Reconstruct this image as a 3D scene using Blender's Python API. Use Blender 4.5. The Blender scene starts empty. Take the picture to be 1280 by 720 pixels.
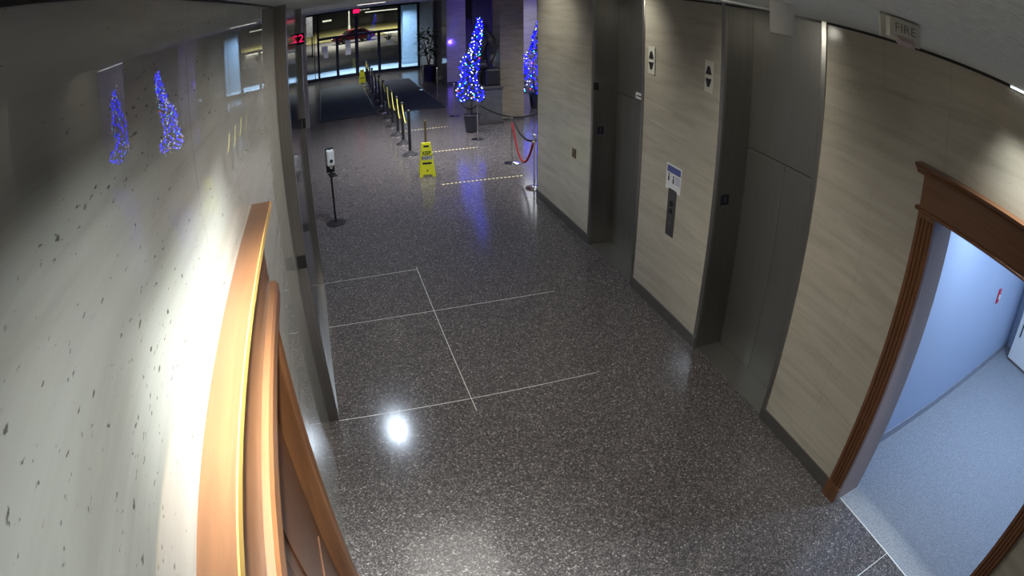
import bpy, bmesh, math, random
from mathutils import Vector, Matrix
random.seed(7)
SC = bpy.context.scene
COL = SC.collection
PI = math.pi

# ------------------------------------------------------------------ camera
cd = bpy.data.cameras.new('camera')
cam = bpy.data.objects.new('camera', cd)
COL.objects.link(cam)
cd.type = 'PANO'
cd.sensor_fit = 'HORIZONTAL'
cd.sensor_width = 36.0
cd.clip_start = 0.01
cy = cd
cy.panorama_type = 'FISHEYE_LENS_POLYNOMIAL'
cy.fisheye_fov = PI
cy.fisheye_polynomial_k0 = 0.0
cy.fisheye_polynomial_k1 = -4.66096920e-02
cy.fisheye_polynomial_k2 = -3.96284124e-05
cy.fisheye_polynomial_k3 = -1.42917651e-05
cy.fisheye_polynomial_k4 = -3.11473222e-07
Rv = Vector((0.95153355, -0.30747755, -0.00643904))
Uv = Vector((0.15100019, 0.44884743, 0.88075815))
Fv = Vector((0.26792321, 0.83904323, -0.47352256))
M = Matrix.Identity(4)
for i in range(3):
    M[i][0] = Rv[i]; M[i][1] = Uv[i]; M[i][2] = -Fv[i]
M[2][3] = 3.3
cam.matrix_world = M
SC.camera = cam

# ------------------------------------------------------------------ world, exposure
w = bpy.data.worlds.new('night_sky'); SC.world = w
w.use_nodes = True
bgn = w.node_tree.nodes['Background']
bgn.inputs[0].default_value = (0.10, 0.13, 0.20, 1); bgn.inputs[1].default_value = 0.05
vs = SC.view_settings
vs.view_transform = 'Standard'; vs.look = 'None'; vs.gamma = 1.0; vs.exposure = 0.0
vs.use_curve_mapping = False

# ------------------------------------------------------------------ lamps of the building and added fill lights
def area(name, loc, sx, sy, power, color=(1, 1, 1), direction=(0, 0, -1), spread=180):
    l = bpy.data.lights.new(name, 'AREA'); l.shape = 'RECTANGLE'; l.size = sx; l.size_y = sy
    l.energy = power; l.color = color; l.spread = math.radians(spread)
    o = bpy.data.objects.new(name, l); COL.objects.link(o); o.location = loc
    o.rotation_euler = (0, math.atan2(-direction[0], -direction[2]), 0)   # size along X, size_y along Y
    return o
def spot(name, loc, power, color=(1, 1, 1), direction=(0, 0, -1), angle=90, blend=0.5, r=0.05):
    l = bpy.data.lights.new(name, 'SPOT'); l.energy = power; l.color = color
    l.spot_size = math.radians(angle); l.spot_blend = blend; l.shadow_soft_size = r
    o = bpy.data.objects.new(name, l); COL.objects.link(o); o.location = loc
    o.rotation_euler = Vector(direction).to_track_quat('-Z', 'Y').to_euler()
    return o
def point(name, loc, power, color=(1, 1, 1), r=0.1):
    l = bpy.data.lights.new(name, 'POINT'); l.energy = power; l.color = color; l.shadow_soft_size = r
    o = bpy.data.objects.new(name, l); COL.objects.link(o); o.location = loc
    return o
WARM = (0.98, 0.95, 0.82); COOL = (0.72, 0.84, 1.0); NEUT = (0.95, 1.0, 0.97)
# linear washer above the left doorway and its twin above the right one
area('washer_left', (-0.02, 1.20, 3.405), 0.04, 1.0, 46, (0.93, 1.0, 0.98), (-0.04, 0, -1), 66)
area('left_wall_fill', (0.06, 0.25, 3.405), 0.04, 1.2, 9, (0.93, 1.0, 0.98), (-0.08, 0, -1), 120)  # added fill that widens the glow on the left wall
area('washer_right', (3.02, 0.75, 3.405), 0.05, 0.8, 6, NEUT, (0.05, 0, -1), 66)
# downlights washing the elevator wall, the glint lamp, and added corridor and lobby fill
spot('elevator_downlight_near', (2.45, 3.35, 3.38), 22, WARM, (1, 0, -.62), 105, 0.8)
spot('elevator_downlight_far', (2.45, 5.60, 3.38), 26, WARM, (1, 0.1, -.62), 105, 0.8)
spot('wall_end_fill', (2.2, 7.90, 3.38), 34, WARM, (1, 0, -.62), 105, 0.8)  # added spot, brightens the far panels of the right wall
area('corridor_fill', (0.65, 3.2, 3.40), 1.2, 4.0, 62, (1.0, 0.97, 0.90), (0, 0, -1), 158)  # unseen panel added for general corridor brightness
spot('floor_glint_lamp', (0.42, 7.66, 3.39), 190, COOL, (0, 0, -1), 150, 0.6, 0.11)
area('hall_fill', (6.5, 11.2, 3.40), 3.4, 3.6, 170, (0.95, 0.96, 1.0), (0, 0, -1), 150)  # this and the next three are unseen fill added to brighten the lobby
area('hall_fill', (1.8, 12.6, 3.40), 2.4, 5.0, 140, (0.95, 0.96, 1.0), (0, 0, -1), 100)
area('hall_fill', (6.6, 17.5, 3.40), 1.5, 3.0, 60, NEUT, (0, 0, -1), 180)
area('hall_fill', (1.6, 25.2, 3.40), 3.0, 1.6, 90, NEUT, (0, 0, -1), 110)  # fill added near the glass to brighten the posters
# the lit room behind the right doorway
area('room_light', (6.2, 0.5, 2.66), 1.2, 0.6, 46, (0.55, 0.72, 1.0), (0, 0, -1), 170)
area('room_light', (4.7, 1.15, 2.66), 0.5, 0.25, 34, (0.60, 0.76, 1.0), (0, 0, -1), 175)
# canopy lamps outside the entrance and street lamps
area('canopy_light', (2.0, 29.6, 3.3), 5.0, 0.5, 420, (0.45, 0.68, 1.0), (0, 0, -1), 150)
spot('street_light', (2.0, 66.0, 9.0), 12000, (1.0, 0.92, 0.78), (0, 0.1, -1), 150, 0.5, 0.3)
spot('street_light', (12.0, 80.0, 10.0), 22000, (1.0, 0.92, 0.66), (0, 0.2, -1), 150, 0.5, 0.3)
spot('street_light', (-1.0, 42.0, 6.0), 900, (1.0, 0.95, 0.9), (0, 0.3, -1), 150, 0.5, 0.3)  # put in front of the slatted panel to brighten it

# ------------------------------------------------------------------ materials
def newmat(name):
    m = bpy.data.materials.new(name); m.use_nodes = True
    return m, m.node_tree.nodes, m.node_tree.links, m.node_tree.nodes['Principled BSDF']
def plain(name, c, rough=0.5, metal=0.0, emit=None, es=0.0, spec=0.5, var=0.0, scale=8.0, bump=0.0, alpha=None):
    m, N, L, b = newmat(name)
    b.inputs['Base Color'].default_value = (*c, 1); b.inputs['Roughness'].default_value = rough
    b.inputs['Metallic'].default_value = metal; b.inputs['Specular IOR Level'].default_value = spec
    if emit: b.inputs['Emission Color'].default_value = (*emit, 1); b.inputs['Emission Strength'].default_value = es
    if var or bump:
        g = N.new('ShaderNodeNewGeometry'); n = N.new('ShaderNodeTexNoise'); n.inputs['Scale'].default_value = scale; n.inputs['Detail'].default_value = 6
        L.new(g.outputs['Position'], n.inputs['Vector'])
        if var:
            r = N.new('ShaderNodeValToRGB')
            r.color_ramp.elements[0].color = (*[x * (1 - var) for x in c], 1); r.color_ramp.elements[1].color = (*[min(1, x * (1 + var)) for x in c], 1)
            r.color_ramp.elements[0].position = 0.3; r.color_ramp.elements[1].position = 0.7
            L.new(n.outputs['Fac'], r.inputs['Fac']); L.new(r.outputs['Color'], b.inputs['Base Color'])
        if bump:
            bp = N.new('ShaderNodeBump'); bp.inputs['Strength'].default_value = bump; bp.inputs['Distance'].default_value = 0.01
            L.new(n.outputs['Fac'], bp.inputs['Height']); L.new(bp.outputs['Normal'], b.inputs['Normal'])
    return m
def ramp(N, stops):
    r = N.new('ShaderNodeValToRGB'); e = r.color_ramp.elements
    while len(e) < len(stops): e.new(0.5)
    for k, (p, c) in enumerate(stops): e[k].position = p; e[k].color = (*c, 1)
    return r
def mixrgb(N, L, a, b, fac, mode='MIX'):
    x = N.new('ShaderNodeMix'); x.data_type = 'RGBA'; x.blend_type = mode
    for s, v in ((0, fac), (6, a), (7, b)):
        if hasattr(v, 'is_output'): L.new(v, x.inputs[s])
        else: x.inputs[s].default_value = v if s == 0 else (*v, 1)
    return x.outputs[2]

def marble(name, c0, c1, c2, rough, slope, pits=0.0, flip=1, coat=0.0):
    """vein-cut travertine: bands along Y with a slight fall, small pits"""
    m, N, L, b = newmat(name)
    g = N.new('ShaderNodeNewGeometry'); mp = N.new('ShaderNodeMapping')
    mp.inputs['Rotation'].default_value = (slope, 0, 0); mp.inputs['Scale'].default_value = (1.0, 0.45, 5.0)
    L.new(g.outputs['Position'], mp.inputs['Vector'])
    n = N.new('ShaderNodeTexNoise'); n.inputs['Scale'].default_value = 2.4; n.inputs['Detail'].default_value = 9; n.inputs['Roughness'].default_value = 0.62
    n.inputs['Distortion'].default_value = 0.6
    L.new(mp.outputs['Vector'], n.inputs['Vector'])
    r = ramp(N, [(0.3, c0), (0.5, c1), (0.72, c2)]); L.new(n.outputs['Fac'], r.inputs['Fac'])
    n2 = N.new('ShaderNodeTexNoise'); n2.inputs['Scale'].default_value = 0.7; L.new(g.outputs['Position'], n2.inputs['Vector'])
    r2 = ramp(N, [(0.35, (0.80, 0.80, 0.82)), (0.65, (1.0, 1.0, 1.0))]); L.new(n2.outputs['Fac'], r2.inputs['Fac'])
    col = mixrgb(N, L, r.outputs['Color'], r2.outputs['Color'], 1.0, 'MULTIPLY')
    if pits:
        mp2 = N.new('ShaderNodeMapping'); mp2.inputs['Rotation'].default_value = (slope, 0, 0); mp2.inputs['Scale'].default_value = (1, 0.5, 1.5)
        L.new(g.outputs['Position'], mp2.inputs['Vector'])
        n3 = N.new('ShaderNodeTexNoise'); n3.inputs['Scale'].default_value = 60; n3.inputs['Detail'].default_value = 3; L.new(mp2.outputs['Vector'], n3.inputs['Vector'])
        n4 = N.new('ShaderNodeTexNoise'); n4.inputs['Scale'].default_value = 3.0; n4.inputs['Detail'].default_value = 2; L.new(mp.outputs['Vector'], n4.inputs['Vector'])
        ma = N.new('ShaderNodeMath'); ma.operation = 'MULTIPLY_ADD'; ma.inputs[1].default_value = 0.35
        L.new(n4.outputs['Fac'], ma.inputs[0]); L.new(n3.outputs['Fac'], ma.inputs[2])
        r3 = ramp(N, [(0.85, (0, 0, 0)), (0.91, (1, 1, 1))]); L.new(ma.outputs[0], r3.inputs['Fac'])
        pf = N.new('ShaderNodeMath'); pf.operation = 'MULTIPLY'; pf.inputs[1].default_value = pits; L.new(r3.outputs['Color'], pf.inputs[0])
        col = mixrgb(N, L, col, (0.05, 0.045, 0.04), pf.outputs[0])
    L.new(col, b.inputs['Base Color'])
    b.inputs['Roughness'].default_value = rough
    b.inputs['Coat Weight'].default_value = coat; b.inputs['Coat Roughness'].default_value = rough
    return m
def wood(name, c0, c1, rough, axis):
    m, N, L, b = newmat(name)
    g = N.new('ShaderNodeNewGeometry'); mp = N.new('ShaderNodeMapping')
    s = [26.0, 26.0, 26.0]; s[axis] = 1.6
    mp.inputs['Scale'].default_value = s; L.new(g.outputs['Position'], mp.inputs['Vector'])
    n = N.new('ShaderNodeTexNoise'); n.inputs['Scale'].default_value = 1.0; n.inputs['Detail'].default_value = 5; n.inputs['Distortion'].default_value = 0.8
    L.new(mp.outputs['Vector'], n.inputs['Vector'])
    r = ramp(N, [(0.3, c0), (0.7, c1)]); L.new(n.outputs['Fac'], r.inputs['Fac']); L.new(r.outputs['Color'], b.inputs['Base Color'])
    b.inputs['Roughness'].default_value = rough; b.inputs['Coat Weight'].default_value = 0.3; b.inputs['Coat Roughness'].default_value = 0.25
    return m
def steel(name, c, rough, metal=1.0):
    m, N, L, b = newmat(name)
    g = N.new('ShaderNodeNewGeometry'); mp = N.new('ShaderNodeMapping'); mp.inputs['Scale'].default_value = (90, 90, 1.0)
    L.new(g.outputs['Position'], mp.inputs['Vector'])
    n = N.new('ShaderNodeTexNoise'); n.inputs['Scale'].default_value = 1.5; n.inputs['Detail'].default_value = 3; L.new(mp.outputs['Vector'], n.inputs['Vector'])
    r = ramp(N, [(0.3, [x * 0.9 for x in c]), (0.7, [min(1, x * 1.08) for x in c])]); L.new(n.outputs['Fac'], r.inputs['Fac'])
    L.new(r.outputs['Color'], b.inputs['Base Color'])
    b.inputs['Metallic'].default_value = metal; b.inputs['Roughness'].default_value = rough
    return m
def terrazzo(name, rough):
    m, N, L, b = newmat(name)
    g = N.new('ShaderNodeNewGeometry')
    v = N.new('ShaderNodeTexVoronoi'); v.inputs['Scale'].default_value = 92; L.new(g.outputs['Position'], v.inputs['Vector'])
    sp = N.new('ShaderNodeSeparateColor'); L.new(v.outputs['Color'], sp.inputs['Color'])
    r = ramp(N, [(0.0, (0.072, 0.066, 0.067)), (0.40, (0.112, 0.101, 0.100)), (0.66, (0.162, 0.144, 0.137)), (0.88, (0.235, 0.21, 0.197)), (0.97, (0.38, 0.35, 0.33))])
    r.color_ramp.interpolation = 'CONSTANT'; L.new(sp.outputs['Red'], r.inputs['Fac'])
    n = N.new('ShaderNodeTexNoise'); n.inputs['Scale'].default_value = 190; n.inputs['Detail'].default_value = 2; L.new(g.outputs['Position'], n.inputs['Vector'])
    r2 = ramp(N, [(0.35, (0.55, 0.55, 0.57)), (0.65, (1.2, 1.2, 1.2))]); L.new(n.outputs['Fac'], r2.inputs['Fac'])
    col = mixrgb(N, L, r.outputs['Color'], r2.outputs['Color'], 1.0, 'MULTIPLY')
    L.new(col, b.inputs['Base Color']); b.inputs['Roughness'].default_value = rough; b.inputs['Specular IOR Level'].default_value = 0.35
    n2 = N.new('ShaderNodeTexNoise'); n2.inputs['Scale'].default_value = 1.2; L.new(g.outputs['Position'], n2.inputs['Vector'])
    mr = N.new('ShaderNodeMapRange'); mr.inputs['To Min'].default_value = rough * 0.8; mr.inputs['To Max'].default_value = rough * 1.3
    L.new(n2.outputs['Fac'], mr.inputs['Value']); L.new(mr.outputs['Result'], b.inputs['Roughness'])
    return m

MT = {}
MT['terrazzo'] = terrazzo('polished_terrazzo', 0.15)
MT['strip'] = plain('divider_metal', (0.75, 0.74, 0.68), 0.35, 0.3)
MT['grout'] = plain('dark_joint', (0.03, 0.03, 0.03), 0.8)
MT['marble_l'] = marble('left_travertine', (0.38, 0.37, 0.325), (0.45, 0.44, 0.395), (0.50, 0.49, 0.445), 0.015, 0.25, 0.8)
MT['marble_r'] = marble('right_travertine', (0.43, 0.395, 0.315), (0.51, 0.47, 0.385), (0.57, 0.53, 0.44), 0.16, 0.22, 0.25)
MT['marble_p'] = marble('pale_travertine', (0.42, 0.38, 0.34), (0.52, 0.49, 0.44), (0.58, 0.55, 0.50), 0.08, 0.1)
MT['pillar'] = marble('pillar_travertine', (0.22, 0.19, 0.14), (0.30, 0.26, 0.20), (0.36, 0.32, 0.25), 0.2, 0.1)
MT['granite'] = plain('dark_granite', (0.085, 0.08, 0.075), 0.3, var=0.5, scale=120)
MT['ceil'] = plain('ceiling_plaster', (0.60, 0.64, 0.62), 0.9, var=0.12, scale=40, bump=0.4)
MT['black'] = plain('black_reveal', (0.012, 0.012, 0.012), 0.6)
MT['steel'] = steel('brushed_steel', (0.34, 0.33, 0.32), 0.30)
MT['steel_d'] = steel('dark_door_steel', (0.29, 0.285, 0.265), 0.42, 0.85)
MT['steel_l'] = steel('bright_trim_steel', (0.45, 0.44, 0.41), 0.34)
MT['steel_m'] = steel('mirror_steel', (0.45, 0.43, 0.41), 0.10)
MT['wood_y'] = wood('oak_along_wall', (0.12, 0.045, 0.015), (0.18, 0.072, 0.024), 0.35, 1)
MT['wood_z'] = wood('oak_upright', (0.11, 0.042, 0.016), (0.19, 0.077, 0.028), 0.35, 2)
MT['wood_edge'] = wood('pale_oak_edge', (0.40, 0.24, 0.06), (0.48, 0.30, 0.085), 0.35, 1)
MT['wood_d'] = wood('dark_door_wood', (0.05, 0.018, 0.008), (0.09, 0.033, 0.013), 0.4, 2)
MT['jamb'] = plain('grey_brown_jamb_paint', (0.34, 0.27, 0.25), 0.45)
MT['roomwall'] = plain('room_paint', (0.40, 0.49, 0.66), 0.7)
MT['carpet'] = plain('grey_carpet', (0.30, 0.32, 0.35), 0.95, var=0.35, scale=90, bump=0.6)
MT['white'] = plain('white_plastic', (0.78, 0.78, 0.76), 0.4)
MT['cream'] = plain('cream_plastic', (0.62, 0.61, 0.55), 0.4)
MT['paper'] = plain('paper', (0.75, 0.76, 0.78), 0.8)
MT['blue_ink'] = plain('blue_print', (0.10, 0.12, 0.35), 0.7)
MT['ink'] = plain('black_print', (0.02, 0.02, 0.02), 0.6)
MT['bplastic'] = plain('black_plastic', (0.02, 0.02, 0.022), 0.35)
MT['matte_black'] = plain('matte_black', (0.018, 0.018, 0.02), 0.7)
MT['grey_print'] = plain('grey_print', (0.20, 0.19, 0.18), 0.7)
MT['wood_l'] = wood('dimmed_oak_along_wall', (0.112, 0.046, 0.018), (0.165, 0.071, 0.029), 0.35, 1)  # copy of the oak, toned down to offset the strong washer light
MT['navy'] = plain('navy_plate', (0.012, 0.014, 0.035), 0.4)
MT['brass'] = plain('bronze_plate', (0.20, 0.16, 0.10), 0.45, 0.6)
MT['yellow'] = plain('yellow_plastic', (0.86, 0.84, 0.03), 0.4)
MT['chain_y'] = plain('yellow_chain_plastic', (0.80, 0.74, 0.12), 0.45)
MT['chrome'] = plain('chrome', (0.75, 0.75, 0.75), 0.12, 1.0)
MT['mat'] = plain('ribbed_mat', (0.012, 0.013, 0.026), 0.9, var=0.3, scale=60)
MT['mat2'] = plain('grey_mat', (0.034, 0.042, 0.046), 0.9, var=0.3, scale=60)
MT['rope_r'] = plain('red_velvet', (0.30, 0.012, 0.02), 0.8)
MT['rope_k'] = plain('black_velvet', (0.01, 0.01, 0.012), 0.8)
MT['bronze'] = plain('dark_bronze', (0.035, 0.035, 0.037), 0.45, 0.5)
MT['stone'] = plain('pedestal_stone', (0.11, 0.11, 0.11), 0.5, var=0.15)
MT['needle'] = plain('fir_needles', (0.015, 0.05, 0.02), 0.7)
MT['bulb_b'] = plain('blue_bulb', (0.0, 0.0, 0.3), 0.4, emit=(0.004, 0.004, 1.0), es=9)
MT['bulb_w'] = plain('white_blue_bulb', (0.3, 0.3, 0.6), 0.4, emit=(0.45, 0.50, 1.0), es=6)
MT['bulb_c'] = plain('cyan_bulb', (0.0, 0.2, 0.3), 0.4, emit=(0.02, 0.5, 1.0), es=10)
MT['bulb_r'] = plain('red_bulb', (0.3, 0.0, 0.02), 0.4, emit=(1.0, 0.03, 0.10), es=5)
MT['darkwall'] = plain('dark_grey_wall', (0.26, 0.25, 0.24), 0.6, var=0.1, scale=2)
MT['frame'] = plain('black_door_frame', (0.008, 0.010, 0.016), 0.35)
MT['redsign'] = plain('red_sign_glow', (0.5, 0.0, 0.05), 0.4, emit=(1.0, 0.01, 0.12), es=1.2)
MT['red'] = plain('red_enamel', (0.55, 0.015, 0.05), 0.35)
MT['led'] = plain('led_strip', (0.8, 0.8, 0.8), 0.4, emit=(0.85, 0.92, 1.0), es=3.0)
MT['lampglow'] = plain('lamp_lens', (0.8, 0.8, 0.8), 0.4, emit=(1.0, 0.95, 0.85), es=2.0)
MT['asphalt'] = plain('wet_asphalt', (0.05, 0.05, 0.055), 0.6, var=0.3, scale=3)
MT['pave'] = plain('pale_pavement', (0.42, 0.43, 0.44), 0.8, var=0.25, scale=2)
MT['grass'] = plain('winter_grass', (0.14, 0.13, 0.05), 0.95, var=0.4, scale=0.8)
MT['bldg'] = plain('far_building', (0.10, 0.10, 0.11), 0.8, var=0.3, scale=0.3)
MT['litwin'] = plain('lit_window', (0.5, 0.5, 0.4), 0.4, emit=(1.0, 0.98, 0.80), es=1.1)
MT['bluecol'] = plain('column_stone', (0.36, 0.42, 0.48), 0.7, var=0.1)
MT['carred'] = plain('car_paint', (0.45, 0.012, 0.03), 0.25)
MT['tyre'] = plain('tyre', (0.012, 0.012, 0.012), 0.8)
MT['headlamp'] = plain('headlamp', (0.8, 0.8, 0.8), 0.2, emit=(1, 0.9, 0.95), es=5)
MT['bark'] = plain('bark', (0.06, 0.05, 0.04), 0.9)
MT['leaf'] = plain('dark_leaf', (0.03, 0.07, 0.02), 0.6)
MT['pot'] = plain('dark_planter', (0.03, 0.03, 0.045), 0.6)
gm, N_, L_, b_ = newmat('clear_glass')
b_.inputs['Base Color'].default_value = (0.95, 1, 0.98, 1); b_.inputs['Roughness'].default_value = 0.0
b_.inputs['Transmission Weight'].default_value = 1.0; b_.inputs['IOR'].default_value = 1.45
MT['glass'] = gm
tm, N_, L_, b_ = newmat('car_glass')
b_.inputs['Base Color'].default_value = (0.02, 0.025, 0.03, 1); b_.inputs['Roughness'].default_value = 0.05
MT['cglass'] = tm
# hazard tape: short pale and dark dashes along X
hm, N_, L_, b_ = newmat('dashed_floor_tape')
g_ = N_.new('ShaderNodeNewGeometry'); wv = N_.new('ShaderNodeTexWave'); wv.inputs['Scale'].default_value = 4.2; wv.wave_type = 'BANDS'; wv.bands_direction = 'X'
L_.new(g_.outputs['Position'], wv.inputs['Vector'])
rr_ = ramp(N_, [(0.35, (0.05, 0.045, 0.03)), (0.5, (0.75, 0.66, 0.36))]); L_.new(wv.outputs['Fac'], rr_.inputs['Fac']); L_.new(rr_.outputs['Color'], b_.inputs['Base Color'])
MT['tape'] = hm

# ------------------------------------------------------------------ mesh helpers
def box(bm, x0, x1, y0, y1, z0, z1, bev=0.0):
    vs_ = [bm.verts.new((x, y, z)) for x in (x0, x1) for y in (y0, y1) for z in (z0, z1)]
    f = [(0, 1, 3, 2), (4, 6, 7, 5), (0, 4, 5, 1), (2, 3, 7, 6), (0, 2, 6, 4), (1, 5, 7, 3)]
    fs = [bm.faces.new([vs_[i] for i in q]) for q in f]
    if bev:
        es = list({e for q in fs for e in q.edges})
        bmesh.ops.bevel(bm, geom=es, offset=bev, segments=2, profile=0.5, affect='EDGES')
def prism(bm, poly, axis, a, b):
    """poly: 2-D points in the two other axes (in order), extruded along axis from a to b"""
    def P(p, t):
        q = list(p); q.insert(axis, t); return q
    A = [bm.verts.new(P(p, a)) for p in poly]; B = [bm.verts.new(P(p, b)) for p in poly]
    n = len(poly)
    bm.faces.new(A); bm.faces.new(B[::-1])
    for i in range(n): bm.faces.new((A[i], B[i], B[(i + 1) % n], A[(i + 1) % n]))
def lathe(bm, prof, seg=20, c=(0, 0, 0), axis=2):
    def P(r, h, t):
        q = [r * math.cos(t), r * math.sin(t)]; q.insert(axis, h); return [q[i] + c[i] for i in range(3)]
    rings = [[bm.verts.new(P(max(r, 1e-4), h, 2 * PI * k / seg)) for k in range(seg)] for r, h in prof]
    for a, b in zip(rings, rings[1:]):
        for k in range(seg):
            bm.faces.new((a[k], a[(k + 1) % seg], b[(k + 1) % seg], b[k]))
    bm.faces.new(rings[0][::-1]); bm.faces.new(rings[-1])
def tube(bm, pts, r, seg=8, r2=None):
    pts = [Vector(p) for p in pts]; rings = []
    n = len(pts)
    for i, p in enumerate(pts):
        d = (pts[min(i + 1, n - 1)] - pts[max(i - 1, 0)]).normalized()
        u = d.cross(Vector((0, 0, 1)));
        if u.length < 1e-3: u = d.cross(Vector((1, 0, 0)))
        u.normalize(); v = d.cross(u)
        rr = r if r2 is None else r + (r2 - r) * i / (n - 1)
        rings.append([bm.verts.new(p + rr * (math.cos(2 * PI * k / seg) * u + math.sin(2 * PI * k / seg) * v)) for k in range(seg)])
    for a, b in zip(rings, rings[1:]):
        for k in range(seg): bm.faces.new((a[k], a[(k + 1) % seg], b[(k + 1) % seg], b[k]))
    bm.faces.new(rings[0][::-1]); bm.faces.new(rings[-1])
def obj(name, bm, mat, parent=None, loc=None, smooth=False, kind=None):
    bmesh.ops.recalc_face_normals(bm, faces=bm.faces[:])
    me = bpy.data.meshes.new(name); bm.to_mesh(me); bm.free()
    me.materials.append(MT[mat] if isinstance(mat, str) else mat)
    if smooth:
        for p in me.polygons: p.use_smooth = True
    o = bpy.data.objects.new(name, me); COL.objects.link(o)
    if parent: o.parent = parent
    if loc: o.location = loc
    if kind: o['kind'] = kind
    return o
def bx(name, mat, x0, x1, y0, y1, z0, z1, parent=None, bev=0.0, kind=None):
    bm = bmesh.new(); box(bm, x0, x1, y0, y1, z0, z1, bev); return obj(name, bm, mat, parent, kind=kind)
def tag(o, label, cat, group=None):
    o['label'] = label; o['category'] = cat
    if group: o['group'] = group
    return o
def thing(name, label, cat, loc=(0, 0, 0), rz=0.0, group=None):
    o = bpy.data.objects.new(name, None); COL.objects.link(o); o.location = loc; o.rotation_euler = (0, 0, rz)
    o.empty_display_size = 0.1
    return tag(o, label, cat, group)
def struct(name, label=None, cat=None):
    o = bpy.data.objects.new(name, None); COL.objects.link(o); o['kind'] = 'structure'; o.empty_display_size = 0.1
    return o
def dup(root, loc, label, rz=None, group=None):
    r = root.copy(); COL.objects.link(r); r.location = loc; r['label'] = label
    if rz is not None: r.rotation_euler = (0, 0, rz)
    if group: r['group'] = group
    for ch in list(root.children):
        c = ch.copy(); COL.objects.link(c); c.parent = r
        for g in list(ch.children):
            d = g.copy(); COL.objects.link(d); d.parent = c
    return r
def text(name, s, size, mat, parent, loc, rot, depth=0.001, bold=1.0, sx=1.0):
    cu = bpy.data.curves.new(name, 'FONT'); cu.body = s; cu.size = size; cu.extrude = depth; cu.align_x = 'CENTER'; cu.align_y = 'CENTER'
    cu.offset = 0.0 if bold == 1.0 else bold
    t = bpy.data.objects.new(name, cu); COL.objects.link(t)
    me = bpy.data.meshes.new_from_object(t.evaluated_get(bpy.context.evaluated_depsgraph_get()))
    bpy.data.objects.remove(t); bpy.data.curves.remove(cu)
    me.materials.clear(); me.materials.append(MT[mat])
    o = bpy.data.objects.new(name, me); COL.objects.link(o); o.parent = parent; o.location = loc; o.rotation_euler = rot; o.scale = (sx, 1, 1)
    return o

# ------------------------------------------------------------------ dimensions
XR, XD, XL, XP = 3.214, 3.548, -0.365, -0.278     # right wall, elevator door plane, left wall, left portal face
ZC = 3.432
YB0, YB1, YA0, YA1, YE = 2.843, 4.042, 5.488, 6.69, 8.706
YG = 27.8                                          # entrance glazing

# ------------------------------------------------------------------ floor
fl = bx('floor', 'grout', -3.2, 9.6, -2.0, YG, -0.12, -0.012); fl['kind'] = 'structure'
xs = [-3.2, -2.291, -0.691, 0.909, 2.509]
xs_hall = xs + [4.109, 5.709, 7.309, 9.6]
ys = [-2.0, -0.766, 0.833, 2.432, 4.031, 5.62]
def slab(x0, x1, y0, y1): bx('terrazzo_slab', 'terrazzo', x0 + .0008, x1 - .0008, y0 + .0008, y1 - .0008, -0.012, 0.0, fl)
for a, b in zip(ys, ys[1:]):
    for c, d in zip([-0.691, 0.909, 2.509], [0.909, 2.509, 3.277 if b <= 1.0 else 3.7]):
        slab(c, d, a, b)
for c, d in zip([-0.691, 0.909, 2.509], [0.909, 2.509, 3.7]): slab(c, d, 5.62, 7.22)
yh = [7.22 + 1.6 * k for k in range(13)] + [YG]
for a, b in zip(yh, yh[1:]):
    for c, d in zip(xs_hall, xs_hall[1:]): slab(c, d, a, b)
def strip(x0, x1, y0, y1): bx('divider_strip', 'strip', x0, x1, y0, y1, -0.01, 0.0012, fl)
strip(XP, 2.1, 4.028, 4.034); strip(XP, 2.3, 5.617, 5.623); strip(XP, 0.9, 6.681, 6.687)
strip(0.906, 0.912, 3.85, 6.75); strip(3.272, 3.282, -0.02, 1.6); strip(2.45, 3.272, 0.830, 0.836)

# ------------------------------------------------------------------ ceiling
ce = bx('ceiling', 'ceil', -3.2, 9.6, -2.0, YG + 0.1, ZC, ZC + 0.15); ce['kind'] = 'structure'

# ------------------------------------------------------------------ right corridor wall
wr = bx('wall_right', 'grout', XR + .03, XR + .28, YE - 2.01, YE - .02, 0, ZC); wr['kind'] = 'structure'
bx('wall_core', 'grout', XR + .03, XR + .28, YB1 + .005, YA0 - .005, 0, ZC, wr)
bx('wall_core', 'grout', XR + .03, XR + .28, 1.62, YB0 - .005, 0, ZC, wr)
bx('wall_core', 'grout', XR + .03, XR + .28, -2.0, 1.62, 2.42, ZC, wr)
bx('wall_core', 'grout', XR + .03, XR + .28, -2.0, -0.03, 0, 2.42, wr)
def rpanel(y0, y1, z0, z1): bx('marble_panel', 'marble_r', XR, XR + .03, y0 + .0006, y1 - .0006, z0, z1, wr)
rpanel(7.73, YE, 0.12, 3.412); rpanel(YA1, 7.73, 0.12, 3.412)
rpanel(YB1, YA0, 0.12, 3.412)
rpanel(2.22, YB0, 0.12, 3.412); rpanel(1.62, 2.22, 0.12, 3.412)
rpanel(0.0, 1.62, 2.42, 3.412); rpanel(-1.6, 0.0, 2.42, 3.412); rpanel(-1.6, -0.03, 0.12, 2.42)
bx('marble_panel', 'marble_r', XR, 4.6, YE - .02, YE, 0, ZC, wr)
for y0, y1 in ((YA1 + .0, YE), (YB1, YA0), (1.77, YB0), (-1.6, -0.18)):
    b = bx('baseboard_right', 'granite', XR - .014, XR + .02, y0, y1, 0.0, 0.125, None, 0.002); b['kind'] = 'structure'
t = bx('trim_1', 'black', XR - .006, XR + .02, 1.13, YE, 3.412, ZC); t['kind'] = 'structure'
bx('reveal_strip', 'black', XR - .006, XR + .02, -2.0, 1.13, 3.408, 3.413, t)

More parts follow.
